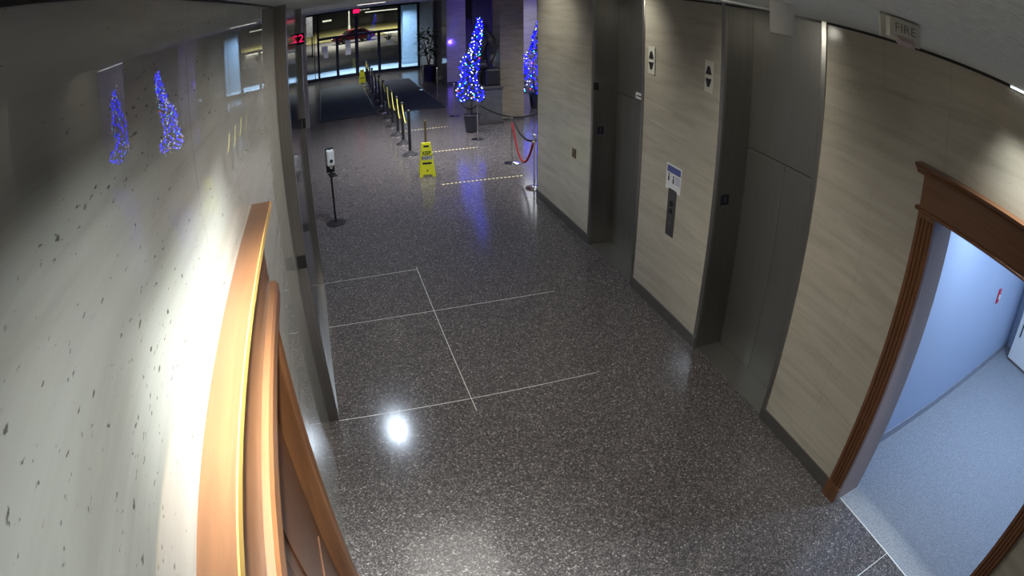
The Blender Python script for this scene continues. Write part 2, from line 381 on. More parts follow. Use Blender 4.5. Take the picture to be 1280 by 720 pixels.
# ------------------------------------------------------------------ left corridor wall
wl = bx('wall_left', 'grout', XL - .30, XL - .03, 2.085, 4.04, 0, ZC); wl['kind'] = 'structure'
bx('wall_core', 'grout', XL - .30, XL - .03, -2.0, 2.08, 2.13, ZC, wl)
bx('wall_core', 'grout', XL - .30, XL - .03, -2.0, 0.43, 0, 2.13, wl)
def lpanel(y0, y1, z0, z1): bx('marble_panel', 'marble_l', XL - .03, XL, y0 + .0012, y1 - .0012, z0, z1, wl, 0.001)
lpanel(-2.0, -0.25, 2.12, 3.424); lpanel(-0.25, 1.42, 2.12, 3.424); lpanel(1.42, 2.08, 2.12, 3.424); lpanel(2.08, 4.04, 0, 3.424)
lpanel(-2.0, 0.44, 0, 2.12)
t = bx('trim_2', 'black', XL - .02, XL + .004, -2.0, 4.03, 3.424, ZC); t['kind'] = 'structure'

# left elevator bay, clad in steel and slightly proud of the marble
d5 = struct('door_5')
bx('pier', 'steel', XL - .30, XP, 4.042, 4.14, 0, ZC, d5, 0.003)
bx('pier', 'steel', XL - .30, XP, 6.69, 6.86, 0, ZC, d5, 0.003)
bx('header', 'steel_m', XL - .30, XP - .042, 4.14, 6.69, 2.10, ZC, d5)
bx('door_leaf', 'steel_m', XL - .12, XP - .046, 4.14, 5.413, 0.006, 2.094, d5, 0.002)
bx('door_leaf', 'steel_m', XL - .12, XP - .046, 5.417, 6.69, 0.006, 2.094, d5, 0.002)
bx('sill', 'steel_l', XL - .1, XP + .004, 4.14, 6.69, 0.0, 0.005, d5)
bx('designation_plate', 'bplastic', XP - .075, XP - .005, 4.034, 4.042, 1.46, 1.56, d5)
bx('designation_plate', 'bplastic', XP - .040, XP - .002, 6.682, 6.69, 1.98, 2.10, d5)
pi_ = bx('position_indicator', 'bplastic', XP - .046, XP + .03, 6.672, 6.69, 2.99, 3.13, d5)
text('indicator_digit', '2', 0.13, 'redsign', pi_, (XP - .006, 6.670, 3.06), (PI / 2, 0, 0))

# walls of the lobby beyond
def wallbox(name, mat, *c):
    o = bx(name, mat, *c); o['kind'] = 'structure'; return o
wlf = wallbox('wall_left_lobby', 'marble_p', -1.45, -1.2, 6.86, YG, 0, ZC)
bx('return_panel', 'marble_p', -1.2, XP - .06, 6.80, 6.86, 0, ZC, wlf)
bx('corner_panel', 'marble_p', -1.2, -0.57, 16.65, 17.25, 0, ZC, wlf, 0.004)
wallbox('wall_right_lobby', 'marble_p', 9.35, 9.6, YE, YG, 0, ZC)
wb = wallbox('wall_back', 'darkwall', 4.55, 9.6, 24.3, 24.5, 0, ZC)
bx('return_panel', 'darkwall', 4.46, 4.6, 24.3, YG, 0, ZC, wb)
bx('pale_panel', 'marble_p', 6.5, 9.3, 19.9, 20.2, 0, ZC, wb)
bx('pale_panel', 'stone', 5.75, 6.5, 22.8, 23.0, 2.3, ZC, wb)  # added panel in place of a lit upper stretch of wall
wbk = wallbox('wall_behind_camera', 'marble_r', -0.6, 3.4, -2.2, -2.0, 0, ZC)

# ------------------------------------------------------------------ right elevators
def elevator(name, y0, y1, split, zt=2.088):
    e = struct(name)
    bx('far_jamb', 'steel', XR, XD + .06, y1, y1 + .012, 0, ZC, e)
    bx('near_jamb', 'steel', XR, XD + .06, y0 - .012, y0, 0, ZC, e)
    bx('jamb_trim', 'steel_l', XR - .008, XR + .02, y1 - .004, y1 + .05, 0, ZC, e, 0.003)
    bx('jamb_trim', 'steel_l', XR - .008, XR + .02, y0 - .05, y0 + .004, 0, ZC, e, 0.003)
    bx('door_leaf', 'steel_d', XD, XD + .04, y0, split - .0015, 0.006, zt - .004, e, 0.002)
    bx('door_leaf', 'steel_d', XD, XD + .04, split + .0015, y1, 0.006, zt - .004, e, 0.002)
    bx('transom_panel', 'steel_d', XD, XD + .04, y0, y1, zt + .004, ZC, e, 0.002)
    bx('shaft_back', 'black', XD + .04, XD + .06, y0, y1, 0, ZC, e)
    bx('sill', 'steel_d', XR + .02, XD + .02, y0, y1, 0.0, 0.004, e)
    p = bx('designation_plate', 'navy', XR + .06, XR + .155, y1 - .006, y1, 1.53, 1.63, e, 0.002)
    text('plate_digit', '2', 0.06, 'steel_l', p, (XR + .107, y1 - .0065, 1.58), (PI / 2, 0, 0))
    return e
e3 = elevator('door_3', YB0, YB1, 3.50)
e4 = elevator('door_4', YA0, YA1, 6.19)
bx('position_indicator', 'bplastic', XR + .0, XR + .07, YA1 - .006, YA1, 2.12, 2.22, e4)
t = tag(bx('door_sticker', 'paper', XD - .002, XD, 6.02, 6.20, 2.105, 2.185), 'small white sticker on the far right elevator door panel', 'sticker')
bx('printed_line', 'ink', XD - .003, XD - .002, 6.04, 6.18, 2.135, 2.15, t)

# ------------------------------------------------------------------ doorways with oak casings
def fluted(name, x0, x1, y0, y1, z0, z1, face, mat, parent, n=4):
    """pilaster: flat board with n upright reeds on the face side (face = -1: towards -X, +1: towards +X)"""
    bm = bmesh.new(); box(bm, x0, x1, y0, y1, z0, z1)
    xf = x0 if face < 0 else x1; wd = (y1 - y0 - .02) / n
    for k in range(n):
        c = y0 + .01 + wd * (k + .5); r = wd * .42
        poly = [(xf + face * r * .9 * math.sin(PI * j / 6), c - r * math.cos(PI * j / 6)) for j in range(7)]
        prism(bm, poly, 2, z0 + .16, z1 - .03)
    return obj(name, bm, mat, parent)
d1 = struct('door_1')
for y0, y1 in ((1.60, 1.755), (-0.175, -0.02)):
    p = fluted('pilaster', XR - .038, XR, y0, y1, 0, 2.40, -1, 'wood_z', d1)
    bx('plinth', 'wood_z', XR - .052, XR, y0 - .006, y1 + .006, 0, 0.16, p, 0.003)
bx('frieze', 'wood_y', XR - .036, XR, -0.175, 1.755, 2.425, 2.64, d1)
bm = bmesh.new(); prism(bm, [(XR, 2.40), (XR - .046, 2.402), (XR - .056, 2.410), (XR - .056, 2.420), (XR - .046, 2.428), (XR, 2.43)], 1, -0.205, 1.785); obj('neck_moulding', bm, 'wood_y', d1)
bm = bmesh.new(); prism(bm, [(XR, 2.63), (XR - .045, 2.635), (XR - .055, 2.655), (XR - .09, 2.68), (XR - .098, 2.70), (XR, 2.705)], 1, -0.235, 1.815); obj('cornice', bm, 'wood_y', d1)
bx('jamb', 'jamb', XR, XR + .30, 1.60, 1.64, 0, 2.42, d1); bx('jamb', 'jamb', XR, XR + .30, -0.06, -0.02, 0, 2.42, d1)
bx('jamb_head', 'jamb', XR, XR + .30, -0.02, 1.60, 2.39, 2.42, d1)

d2 = struct('door_2')
YO, YI, Y0, Y00 = 2.22, 2.07, 0.45, 0.30
for y0, y1 in ((YI, YO), (Y00, Y0)):
    p = fluted('pilaster', XL, XL + .026, y0, y1, 0, 2.13, 1, 'wood_z', d2)
    bx('plinth', 'wood_z', XL, XL + .045, y0 - .006, y1 + .006, 0, 0.16, p, 0.003)
bx('frieze', 'wood_l', XL, XL + .037, Y00, YO, 2.235, 2.54, d2)
bm = bmesh.new(); prism(bm, [(XL, 2.12), (XL + .058, 2.122), (XL + .062, 2.14), (XL + .062, 2.16), (XL + .069, 2.172), (XL + .069, 2.224), (XL + .06, 2.24), (XL, 2.244)], 1, Y00 - .03, YO + .03); obj('neck_moulding', bm, 'wood_l', d2)
bx('cornice_top', 'wood_l', XL, XL + .083, Y00 - .1, YO + .11, 2.537, 2.561, d2)
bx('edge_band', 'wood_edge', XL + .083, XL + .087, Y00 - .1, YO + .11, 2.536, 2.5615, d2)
for a, b in ((Y0, 1.248), (1.252, YI)):
    lf = bx('door_leaf', 'wood_d', XL - .10, XL - .06, a, b, 0.01, 2.12, d2)
    for z0, z1 in ((0.2, 0.95), (1.1, 1.98)): bx('raised_panel', 'wood_d', XL - .062, XL - .05, a + .12, b - .12, z0, z1, lf, 0.004)
bx('jamb', 'wood_z', XL - .28, XL, YI, YI + .012, 0, 2.13, d2); bx('jamb', 'wood_z', XL - .28, XL, Y0 - .012, Y0, 0, 2.13, d2)

# ------------------------------------------------------------------ room behind the right doorway
RX = XR + .30
fr = bx('floor_room', 'carpet', 3.282, 8.4, -2.4, 2.0, -0.05, 0.003); fr['kind'] = 'structure'
cr = bx('ceiling_room', 'white', RX, 8.4, -2.4, 2.0, 2.70, 2.8); cr['kind'] = 'structure'
w1 = wallbox('wall_room_north', 'roomwall', RX, 8.4, 1.90, 2.0, 0, 2.7)
wallbox('wall_room_east', 'roomwall', 8.12, 8.3, -2.4, 1.90, 0, 2.7)
wallbox('wall_room_south', 'roomwall', RX, 8.3, -2.4, -2.3, 0, 2.7)
ww = wallbox('wall_room_west', 'roomwall', RX - .05, RX, 1.64, 1.90, 0, 2.7)
bx('wall_section', 'roomwall', RX - .05, RX, -2.3, -0.06, 0, 2.7, ww)
bx('wall_section', 'roomwall', RX - .05, RX, -0.06, 1.64, 2.42, 2.7, ww)
b = bx('baseboard_room', 'jamb', RX, 8.12, 1.888, 1.90, 0.003, 0.10); b['kind'] = 'structure'
b.data.materials[0] = plain('grey_vinyl_base', (0.30, 0.32, 0.37), 0.5)
c = thing('white_cabinet', 'tall white cabinet in the far corner of the bluish room', 'cabinet', (7.68, 0, 0))
bx('carcass', 'white', 0.02, 0.42, 0.35, 1.70, 0.04, 1.95, c); bx('base', 'jamb', 0.04, 0.41, 0.37, 1.68, 0.003, 0.04, c)
for a, b2, hy in ((1.03, 1.695, 1.60), (0.355, 1.02, 0.43)):
    d = bx('door', 'white', 0.0, 0.02, a, b2, 0.05, 1.94, c, 0.003)
    bx('handle', 'bplastic', -0.02, 0.0, hy - .012, hy + .012, 0.42, 0.62, d, 0.003)
t = thing('alarm_pull_station', 'small red pull station on the blue-white room wall', 'fire alarm', (6.43, 1.90, 1.13))
bx('backplate', 'red', -.045, .045, -.02, 0, -.09, .09, t, 0.004); bx('pull_handle', 'white', -.03, .03, -.035, -.02, -.03, .02, t, 0.003)

# ------------------------------------------------------------------ fittings on the right wall
def lantern(y, label):
    t = thing('hall_lantern', label, 'indicator', (XR, y, 2.70), 0, 'elevator arrow lanterns')
    bx('faceplate', 'cream', -.012, 0, -.065, .065, -.155, .155, t, 0.002)
    for s in (1, -1):
        bm = bmesh.new(); prism(bm, [(-.042, .02 * s), (.042, .02 * s), (0.012, .10 * s), (-0.012, .10 * s)], 0, -.02, -.011)
        obj('arrow', bm, 'bplastic', t)
    return t
lantern(5.285, 'white up-down arrow lantern beside the far right elevator')
lantern(4.265, 'white up-down arrow lantern beside the near right elevator')
t = thing('call_panel', 'steel call button plate below the white notice between elevators', 'button panel', (XR, 4.77, 1.18))
bx('faceplate', 'steel', -.008, 0, -.075, .075, -.25, .25, t, 0.002)
for z in (0.10, 0.02):
    bm = bmesh.new(); lathe(bm, [(.028, -.016), (.03, -.008)], 16, axis=0); o = obj('button', bm, 'bplastic', t); o.location = (0, 0, z)
bm = bmesh.new(); lathe(bm, [(.012, -.014), (.012, -.006)], 10, axis=0); o = obj('key_switch', bm, 'steel_l', t); o.location = (0, 0, -.12)
t = thing('wall_notice', 'white notice with blue heading above the call buttons', 'sign', (XR, 4.77, 1.55))
bx('sheet', 'paper', -.005, 0, -.14, .14, -.14, .13, t); bx('heading_band', 'blue_ink', -.006, -.005, -.125, .125, .045, .115, t)
for y, z0, z1 in ((.09, -.05, .03), (.0, -.06, .02)):
    bm = bmesh.new(); box(bm, -.006, -.005, y - .012, y + .012, z0, z1 - .025); lathe(bm, [(.012, -.006), (.012, -.005)], 10, (0, y, z1 - .008), 0); obj('person_symbol', bm, 'ink', t)
for k in range(4): bx('printed_line', 'blue_ink', -.006, -.005, -.12, -.03, .015 - .022 * k, .022 - .022 * k, t)
t = thing('wall_switch', 'small bronze wall plate near the end of the right wall', 'switch', (XR, 7.25, 1.125))
bx('faceplate', 'brass', -.012, 0, -.06, .06, -.065, .065, t, 0.004); bx('rocker', 'brass', -.018, -.012, -.02, .02, -.03, .03, t, 0.002)

# ------------------------------------------------------------------ ceiling fittings
t = thing('cylinder_downlight', 'white cylinder lamp hanging from the ceiling before the near elevator', 'ceiling light', (1.95, 2.00, ZC))
bm = bmesh.new(); lathe(bm, [(.058, -.165), (.064, -.163), (.064, 0.0)], 28); obj('housing', bm, 'white', t, smooth=False)
bm = bmesh.new(); lathe(bm, [(.05, -.167), (.05, -.165)], 24); obj('lens', bm, 'bplastic', t)
t = thing('fire_strobe', 'small white ceiling alarm strobe marked FIRE', 'fire alarm', (1.42, 0.915, ZC), math.radians(-33))
bx('faceplate', 'cream', -.075, .075, 0.0, .012, -.075, .0, t, 0.003)
bx('housing', 'cream', -.058, .058, -.038, 0.0, -.068, -.004, t, 0.004)
bm = bmesh.new(); prism(bm, [(-.036, -.055), (-.06, -.07), (-.045, -.084), (-.02, -.075)], 0, -.03, .03); obj('strobe_lens', bm, plain('clear_lens', (0.55, 0.45, 0.45), 0.2), t)
text('lettering', 'FIRE', 0.038, 'grey_print', t, (0, -.0385, -.034), (PI / 2, 0, 0), 0.0004, 1.0, 1.15)
t = thing('led_slot', 'bright white linear light in the ceiling edge above the right doorway', 'light', (XR - .012, 0.1, 3.420))
bx('diffuser', 'led', -.004, .006, -.9, 1.02, -.006, .006, t); bx('housing', 'black', .006, .012, -.92, 1.03, -.007, .009, t)
t = thing('ceiling_light', 'slim lit ceiling light in the lobby ahead of the entrance', 'ceiling light', (0.86, 10.9, ZC))
bx('frame', 'white', -.27, .27, -.09, .09, -.02, 0, t); bx('diffuser', 'lampglow', -.25, .25, -.07, .07, -.026, -.02, t)

# ------------------------------------------------------------------ sanitizer stand
t = thing('sanitizer_stand', 'black floor stand holding a white hand sanitizer dispenser', 'dispenser', (-0.04, 8.70, 0), math.radians(12))
bm = bmesh.new(); lathe(bm, [(.155, 0), (.155, .012), (.02, .022), (.018, .03)], 28); obj('base', bm, 'bplastic', t)
bm = bmesh.new(); lathe(bm, [(.017, .02), (.017, .86)], 12); obj('pole', bm, 'bplastic', t)
bx('backplate', 'bplastic', -.065, .065, -.008, .014, .83, 1.215, t, 0.004)
bx('drip_tray', 'bplastic', -.06, .06, -.19, -.008, .80, .82, t, 0.004)
bm = bmesh.new(); box(bm, -.058, .058, -.105, -.008, .94, 1.20, 0.025); dsp = obj('dispenser', bm, 'white', t)
bm = bmesh.new(); lathe(bm, [(.026, -.112), (.026, -.1)], 16, axis=1); o = obj('push_button', bm, 'ink', dsp); o.location = (0, 0, 1.03)
bx('nozzle', 'white', -.02, .02, -.085, -.045, .905, .945, dsp, 0.004)
bx('level_window', 'ink', -.025, .025, -.075, -.045, 1.198, 1.203, dsp)

# ------------------------------------------------------------------ A-frame signs
def aframe(loc, rz, label, letters):
    t = thing('floor_sign', label, 'sign', loc, rz, 'yellow folding floor signs')
    for s, nm in ((-1, 'front_board'), (1, 'rear_board')):
        bm = bmesh.new()
        # trapezoid board with a handle slot and a foot notch, tilted
        H_, wt, wb_ = .62, .085, .150
        poly = [(-wb_, 0), (-wb_ * .62, 0), (-wb_ * .52, .045), (wb_ * .52, .045), (wb_ * .62, 0), (wb_, 0), (wt, H_), (.05, H_), (.05, H_ - .025), (-.05, H_ - .025), (-.05, H_), (-wt, H_)]
        def tilt(v):
            return (v[0], s * (.15 - .13 * v[1] / H_) , v[1])
        A = [bm.verts.new(tilt(p)) for p in poly]; B = [bm.verts.new((tilt(p)[0], tilt(p)[1] + .012 * s, tilt(p)[2])) for p in poly]
        n = len(poly); bm.faces.new(A); bm.faces.new(B[::-1])
        for i in range(n): bm.faces.new((A[i], B[i], B[(i + 1) % n], A[(i + 1) % n]))
        bd = obj(nm, bm, 'yellow', t)
        if s < 0:
            ang = math.atan2(.13, .62)
            def on(z, off=.0135): return -(.15 - .13 * z / H_) - off
            def bar(name, mat, x0, x1, z0, z1):
                bm2 = bmesh.new()
                vv = [(x0, on(z0), z0), (x1, on(z0), z0), (x1, on(z1), z1), (x0, on(z1), z1)]
                a = [bm2.verts.new(v) for v in vv]; c_ = [bm2.verts.new((v[0], v[1] + .002, v[2])) for v in vv]
                bm2.faces.new(a); bm2.faces.new(c_[::-1])
                for i in range(4): bm2.faces.new((a[i], a[(i + 1) % 4], c_[(i + 1) % 4], c_[i]))
                return obj(name, bm2, mat, bd)
            bar('handle_slot', 'ink', -.05, .05, .545, .58)
            bar('warning_bar', 'ink', -.085, .085, .235, .27)
            bar('small_mark', 'ink', -.012, .012, .10, .135)
            if letters:
                bar('label_strip', 'paper', -.095, .10, .318, .388)
                text('lettering', 'KEEP', .098, 'ink', bd, (0, on(.435, .015), .435), (PI / 2 - ang, 0, 0), .001, .002, .75)
                text('lettering', 'RIGHT', .092, 'ink', bd, (0, on(.353, .017), .353), (PI / 2 - ang, 0, 0), .001, .002, .75)
    bm = bmesh.new(); tube(bm, [(-.08, 0, .615), (.08, 0, .615)], .012, 8); obj('hinge', bm, 'yellow', t)
    return t
aframe((1.745, 10.53, 0), math.radians(-6), 'yellow folding floor sign reading KEEP RIGHT at the end of the chain', True)
aframe((1.50, 24.75, 0), math.radians(-4), 'yellow folding floor sign far back before the glass entrance', False)

# ------------------------------------------------------------------ stanchions and yellow chains
SY = [12.05, 13.10, 14.05, 15.15, 16.25, 17.4, 18.7, 19.9, 21.4, 22.5, 23.5, 24.4]
def make_stanchion():
    t = thing('stanchion', '', 'stanchion', (1.66, SY[0], 0), 0, 'black stanchions of the yellow chain barrier')
    bm = bmesh.new(); lathe(bm, [(.17, 0), (.17, .015), (.12, .045), (.05, .075), (.036, .11)], 20); b = obj('base', bm, 'matte_black', t, smooth=True)
    bm = bmesh.new(); lathe(bm, [(.172, .001), (.174, .012), (.172, .018)], 20); obj('rim', bm, 'chrome', b)
    bm = bmesh.new(); lathe(bm, [(.032, .08), (.032, .93)], 12); obj('post', bm, 'bplastic', t)
    bm = bmesh.new(); lathe(bm, [(.036, .93), (.042, .95), (.036, .985), (.018, 1.0)], 12); obj('cap', bm, 'bplastic', t)
    return t
place = ['nearest', 'second nearest', 'third nearest', 'fourth nearest', 'fifth nearest', 'sixth nearest', 'seventh nearest', 'fifth from the far end', 'fourth from the far end', 'third from the far end', 'second from the far end', 'farthest']
ST = make_stanchion()
for i, y in enumerate(SY):
    lab = place[i] + ' black post of the yellow chain row'
    if i == 0: ST['label'] = lab + ', behind the yellow sign'
    else: dup(ST, (1.66, y, 0), lab)
SAG = [.33, .42, .40, .52, .22, .22, .24, .40, .30, .24, .22]
for i in range(len(SY) - 1):
    y0, y1 = SY[i] + .038, SY[i + 1] - .038; bm = bmesh.new()
    pts = [(1.66 + .0, y0 + (y1 - y0) * k / 14, .94 - SAG[i] * (1 - (2 * k / 14 - 1) ** 2)) for k in range(15)]
    tube(bm, pts, .010, 6)
    o = obj('barrier_chain', bm, 'chain_y')
    tag(o, 'sagging yellow chain between the %s and next black post' % place[i], 'chain', 'yellow barrier chains')
t = thing('bronze_post', 'short bronze post standing just behind the KEEP RIGHT sign', 'post', (1.83, 11.05, 0))
bm = bmesh.new(); lathe(bm, [(.12, 0), (.12, .012), (.03, .03)], 20); obj('base', bm, 'bplastic', t)
bm = bmesh.new(); lathe(bm, [(.024, .02), (.024, .93), (.012, .95)], 12); obj('post', bm, 'brass', t)

# floor tapes and mats
for i, (x0, x1, y0) in enumerate(((1.86, 3.38, 9.83), (2.05, 3.10, 12.08), (1.72, 2.95, 14.4))):
    tag(bx('floor_tape', 'tape', x0, x1, y0 - .022, y0 + .022, 0.0005, 0.003),
        ('pale dashed tape line on the floor right of the yellow sign', 'pale dashed tape line second from the yellow sign', 'pale dashed tape line farthest back, beside the chain row')[i], 'tape', 'dashed floor tapes')
for nm, x0, x1, y0, y1, mt, lab in (('floor_mat', -.30, 1.46, 17.2, 24.85, 'mat2', 'dark grey entrance mat left of the chain row'), ('floor_mat', 1.86, 3.46, 17.1, 24.5, 'mat', 'navy black entrance mat right of the chain row')):
    bm = bmesh.new(); box(bm, x0, x1, y0, y1, 0.001, 0.012)
    o = tag(obj(nm, bm, mt), lab, 'mat', 'entrance mats')
    bm = bmesh.new(); 
    for a in (x0 + .0, x1 - .04): box(bm, a, a + .04, y0, y1, 0.001, 0.015)
    for a in (y0, y1 - .04): box(bm, x0, x1, a, a + .04, 0.001, 0.015)
    obj('border', bm, 'bplastic', o)

# ------------------------------------------------------------------ pillar
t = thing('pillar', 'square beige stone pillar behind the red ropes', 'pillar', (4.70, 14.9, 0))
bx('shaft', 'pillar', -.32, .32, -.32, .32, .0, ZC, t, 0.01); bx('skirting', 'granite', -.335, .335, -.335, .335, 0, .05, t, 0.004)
p2 = thing('lobby_pier', 'wide pale pier washed in blue light beyond the lit tree', 'pillar', (4.80, 21.9, 0))
bx('shaft', 'marble_p', -.36, .36, -.4, .5, 0.0, ZC - .004, p2, 0.006); bx('skirting', 'granite', -.37, .37, -.41, .51, 0, .12, p2, 0.003)

# ------------------------------------------------------------------ trees
def tree(loc, height, z0, rbase, lean, label, seed, power, n_needle=2600, n_bulb=300, br=.025):
    rnd = random.Random(seed)
    t = thing('christmas_tree', label, 'tree', loc)
    def axis(f): return Vector((lean[0] * f - .10 * math.sin(f * 5.2), lean[1] * f, z0 + (height - z0) * f))
    def rad(f): return rbase * (1 - f) ** 0.8 * (0.86 + .2 * math.sin(f * 17)) + .035
    bm = bmesh.new(); tube(bm, [(0, 0, .3)] + [axis(k / 8) for k in range(9)], .028, 8, .008); obj('trunk', bm, 'bark', t)
    bm = bmesh.new(); lathe(bm, [(.15, .02), (.19, .40), (.21, .42), (.19, .44), (.16, .36)], 20); pt = obj('pot', bm, 'pot', t)
    bm = bmesh.new()
    for k in range(n_needle):
        f = rnd.random() ** 1.25; c_ = axis(f); a = rnd.random() * 2 * PI; R_ = rad(f) * (0.35 + .65 * rnd.random() ** .5)
        d = Vector((math.cos(a), math.sin(a), -.25 + .3 * rnd.random())); p = c_ + d * R_
        q = Vector((rnd.uniform(-1, 1), rnd.uniform(-1, 1), rnd.uniform(-1, 1))).normalized()
        e = (d + q * .6).normalized() * .075; s_ = d.cross(q).normalized() * .012
        bm.faces.new([bm.verts.new(p - s_), bm.verts.new(p + s_), bm.verts.new(p + e)])
    obj('foliage', bm, 'needle', t, kind='stuff')
    kinds = {'bulb_b': bmesh.new(), 'bulb_w': bmesh.new(), 'bulb_c': bmesh.new(), 'bulb_r': bmesh.new()}
    for k in range(n_bulb):
        f = ((k + rnd.random()) / n_bulb) ** 1.2; a = k * 2.399 + rnd.uniform(-.4, .4)
        c_ = axis(f) + Vector((math.cos(a), math.sin(a), 0)) * rad(f) * rnd.uniform(.8, 1.08)
        u = rnd.random(); kd = 'bulb_b' if u < .62 else 'bulb_w' if u < .93 else 'bulb_c' if u < .98 else 'bulb_r'
        bmesh.ops.create_icosphere(kinds[kd], subdivisions=1, radius=br if kd == 'bulb_b' else .016, matrix=Matrix.Translation(c_))
    for kd, nm in (('bulb_b', 'blue_lights'), ('bulb_w', 'white_lights'), ('bulb_c', 'cyan_lights'), ('bulb_r', 'red_lights')):
        obj(nm, kinds[kd], kd, t, kind='stuff')
    return t
tree((3.38, 13.6, 0), 2.86, .80, .30, (.12, 0, 0), 'fir wrapped in blue lights in front of the dark statue', 3, 0)
tree((5.86, 16.0, 0), 2.62, .45, .45, (.0, 0, 0), 'second blue-lit fir half hidden at the end of the right wall', 9, 0, n_bulb=170, br=.034)
spot('tree_glow_fill', (5.72, 16.1, 1.3), 300, (0.14, 0.06, 1.0), (0, 1, .35), 150, 0.5, 0.02)  # unseen spot added inside the tree to strengthen the blue on pier and wall

# ------------------------------------------------------------------ statue on its pedestal
t = thing('pedestal', 'pale grey stone pedestal under the dark statue', 'pedestal', (4.02, 14.55, 0))
bx('block', 'stone', -.42, .30, -.35, .5, .08, .93, t, 0.01); bx('foot', 'granite', -.45, .33, -.38, .53, 0, .08, t, 0.005); bx('cap_slab', 'granite', -.45, .33, -.38, .53, .93, .99, t, 0.005)
def skin(name, pts, edges, mat, parent, label=None, sub=2):
    me = bpy.data.meshes.new(name); me.from_pydata([p[:3] for p in pts], edges, [])
    o = bpy.data.objects.new(name, me); COL.objects.link(o); o.modifiers.new('skin', 'SKIN'); sb = o.modifiers.new('sub', 'SUBSURF'); sb.levels = sub; sb.render_levels = sub
    for i, p in enumerate(pts): me.skin_vertices[0].data[i].radius = (p[3], p[3])
    me.skin_vertices[0].data[0].use_root = True
    me.materials.append(MT[mat])
    dg = bpy.context.evaluated_depsgraph_get(); m2 = bpy.data.meshes.new_from_object(o.evaluated_get(dg)); o.modifiers.clear(); o.data = m2
    for p in m2.polygons: p.use_smooth = True
    if parent: o.parent = parent
    return o
t = thing('statue', 'dark bronze figure seated and bent forward on the pale pedestal', 'statue', (4.02, 14.55, .99))
pts = [(.12, .05, .60, .20), (.13, .05, .85, .19), (.10, .03, 1.10, .21), (.04, .0, 1.32, .17), (-.03, -.02, 1.44, .08), (-.09, -.03, 1.56, .12), (-.09, -.03, 1.68, .09),
       (-.10, -.18, 1.24, .08), (-.20, -.26, .95, .065), (-.20, -.16, .72, .05), (-.22, -.1, .66, .04),
       (.16, .22, 1.22, .08), (.08, .34, .95, .065), (-.10, .26, .74, .05), (-.16, .2, .70, .04),
       (-.05, -.12, .56, .13), (-.32, -.14, .56, .10), (-.28, -.14, .28, .075), (-.24, -.14, .06, .06), (-.38, -.14, .04, .05),
       (-.03, .18, .56, .13), (-.28, .20, .50, .10), (-.18, .20, .24, .075), (-.12, .20, .06, .06), (-.26, .2, .04, .05)]
ed = [(0, 1), (1, 2), (2, 3), (3, 4), (4, 5), (5, 6), (2, 7), (7, 8), (8, 9), (9, 10), (2, 11), (11, 12), (12, 13), (13, 14), (0, 15), (15, 16), (16, 17), (17, 18), (18, 19), (0, 20), (20, 21), (21, 22), (22, 23), (23, 24)]
skin('figure', pts, ed, 'bronze', t)
bm = bmesh.new(); box(bm, -.10, .29, -.25, .30, 0.0, .46, .05); obj('seat_block', bm, 'bronze', t)

# ------------------------------------------------------------------ rope posts and ropes
def ropepost(loc, label, first=[None]):
    if first[0] is None:
        t = thing('rope_post', label, 'post', loc, 0, 'slim silver rope posts')
        bm = bmesh.new(); lathe(bm, [(.15, 0), (.15, .012), (.03, .03)], 22); obj('base', bm, 'chrome', t)
        bm = bmesh.new(); lathe(bm, [(.016, .02), (.016, .90)], 12); obj('post', bm, 'chrome', t)
        bm = bmesh.new(); lathe(bm, [(.018, .90), (.03, .925), (.018, .95)], 12); obj('finial', bm, 'chrome', t)
        bm = bmesh.new(); lathe(bm, [(.028, .80), (.028, .83)], 12); obj('ring_collar', bm, 'chrome', t)
        first[0] = t; return t
    return dup(first[0], loc, label)
ropepost((3.42, 10.66, 0), 'silver rope post in front of the beige pillar')
ropepost((3.31, 9.1, 0), 'silver rope post at the corner of the right wall')
ropepost((3.30, 12.75, 0), 'silver rope post standing right in front of the lit tree')
ropepost((3.40, 15.60, 0), 'silver rope post left of the lit tree')
ropepost((5.25, 12.6, 0), 'silver rope post mostly hidden behind the right wall')
ropepost((3.45, 20.9, 0), 'silver rope post at the corner of the navy mat')
ropepost((3.70, 19.6, 0), 'silver rope post beside the dark planter')
def rope(a, b, sag, mat, label, r=.02):
    bm = bmesh.new()
    pts = [tuple(a[i] + (b[i] - a[i]) * k / 18 - (sag * (1 - (2 * k / 18 - 1) ** 2) if i == 2 else 0) for i in range(3)) for k in range(19)]
    tube(bm, pts, r, 8); o = obj('barrier_rope', bm, mat, smooth=True); tag(o, label, 'rope', 'velvet barrier ropes')
    return o
rope((3.42, 10.61, .815), (3.313, 9.15, .815), .55, 'rope_r', 'red velvet rope sagging between two silver posts')
rope((3.455, 10.61, .84), (3.35, 9.15, .84), .14, 'rope_k', 'short black rope running above the red one')
rope((3.35, 12.746, .815), (5.20, 12.604, .815), .34, 'rope_k', 'long black rope sagging across the front of the beige pillar')
rope((3.302, 12.80, .815), (3.398, 15.55, .815), .3, 'rope_k', 'black rope hanging left of the lit tree pot')

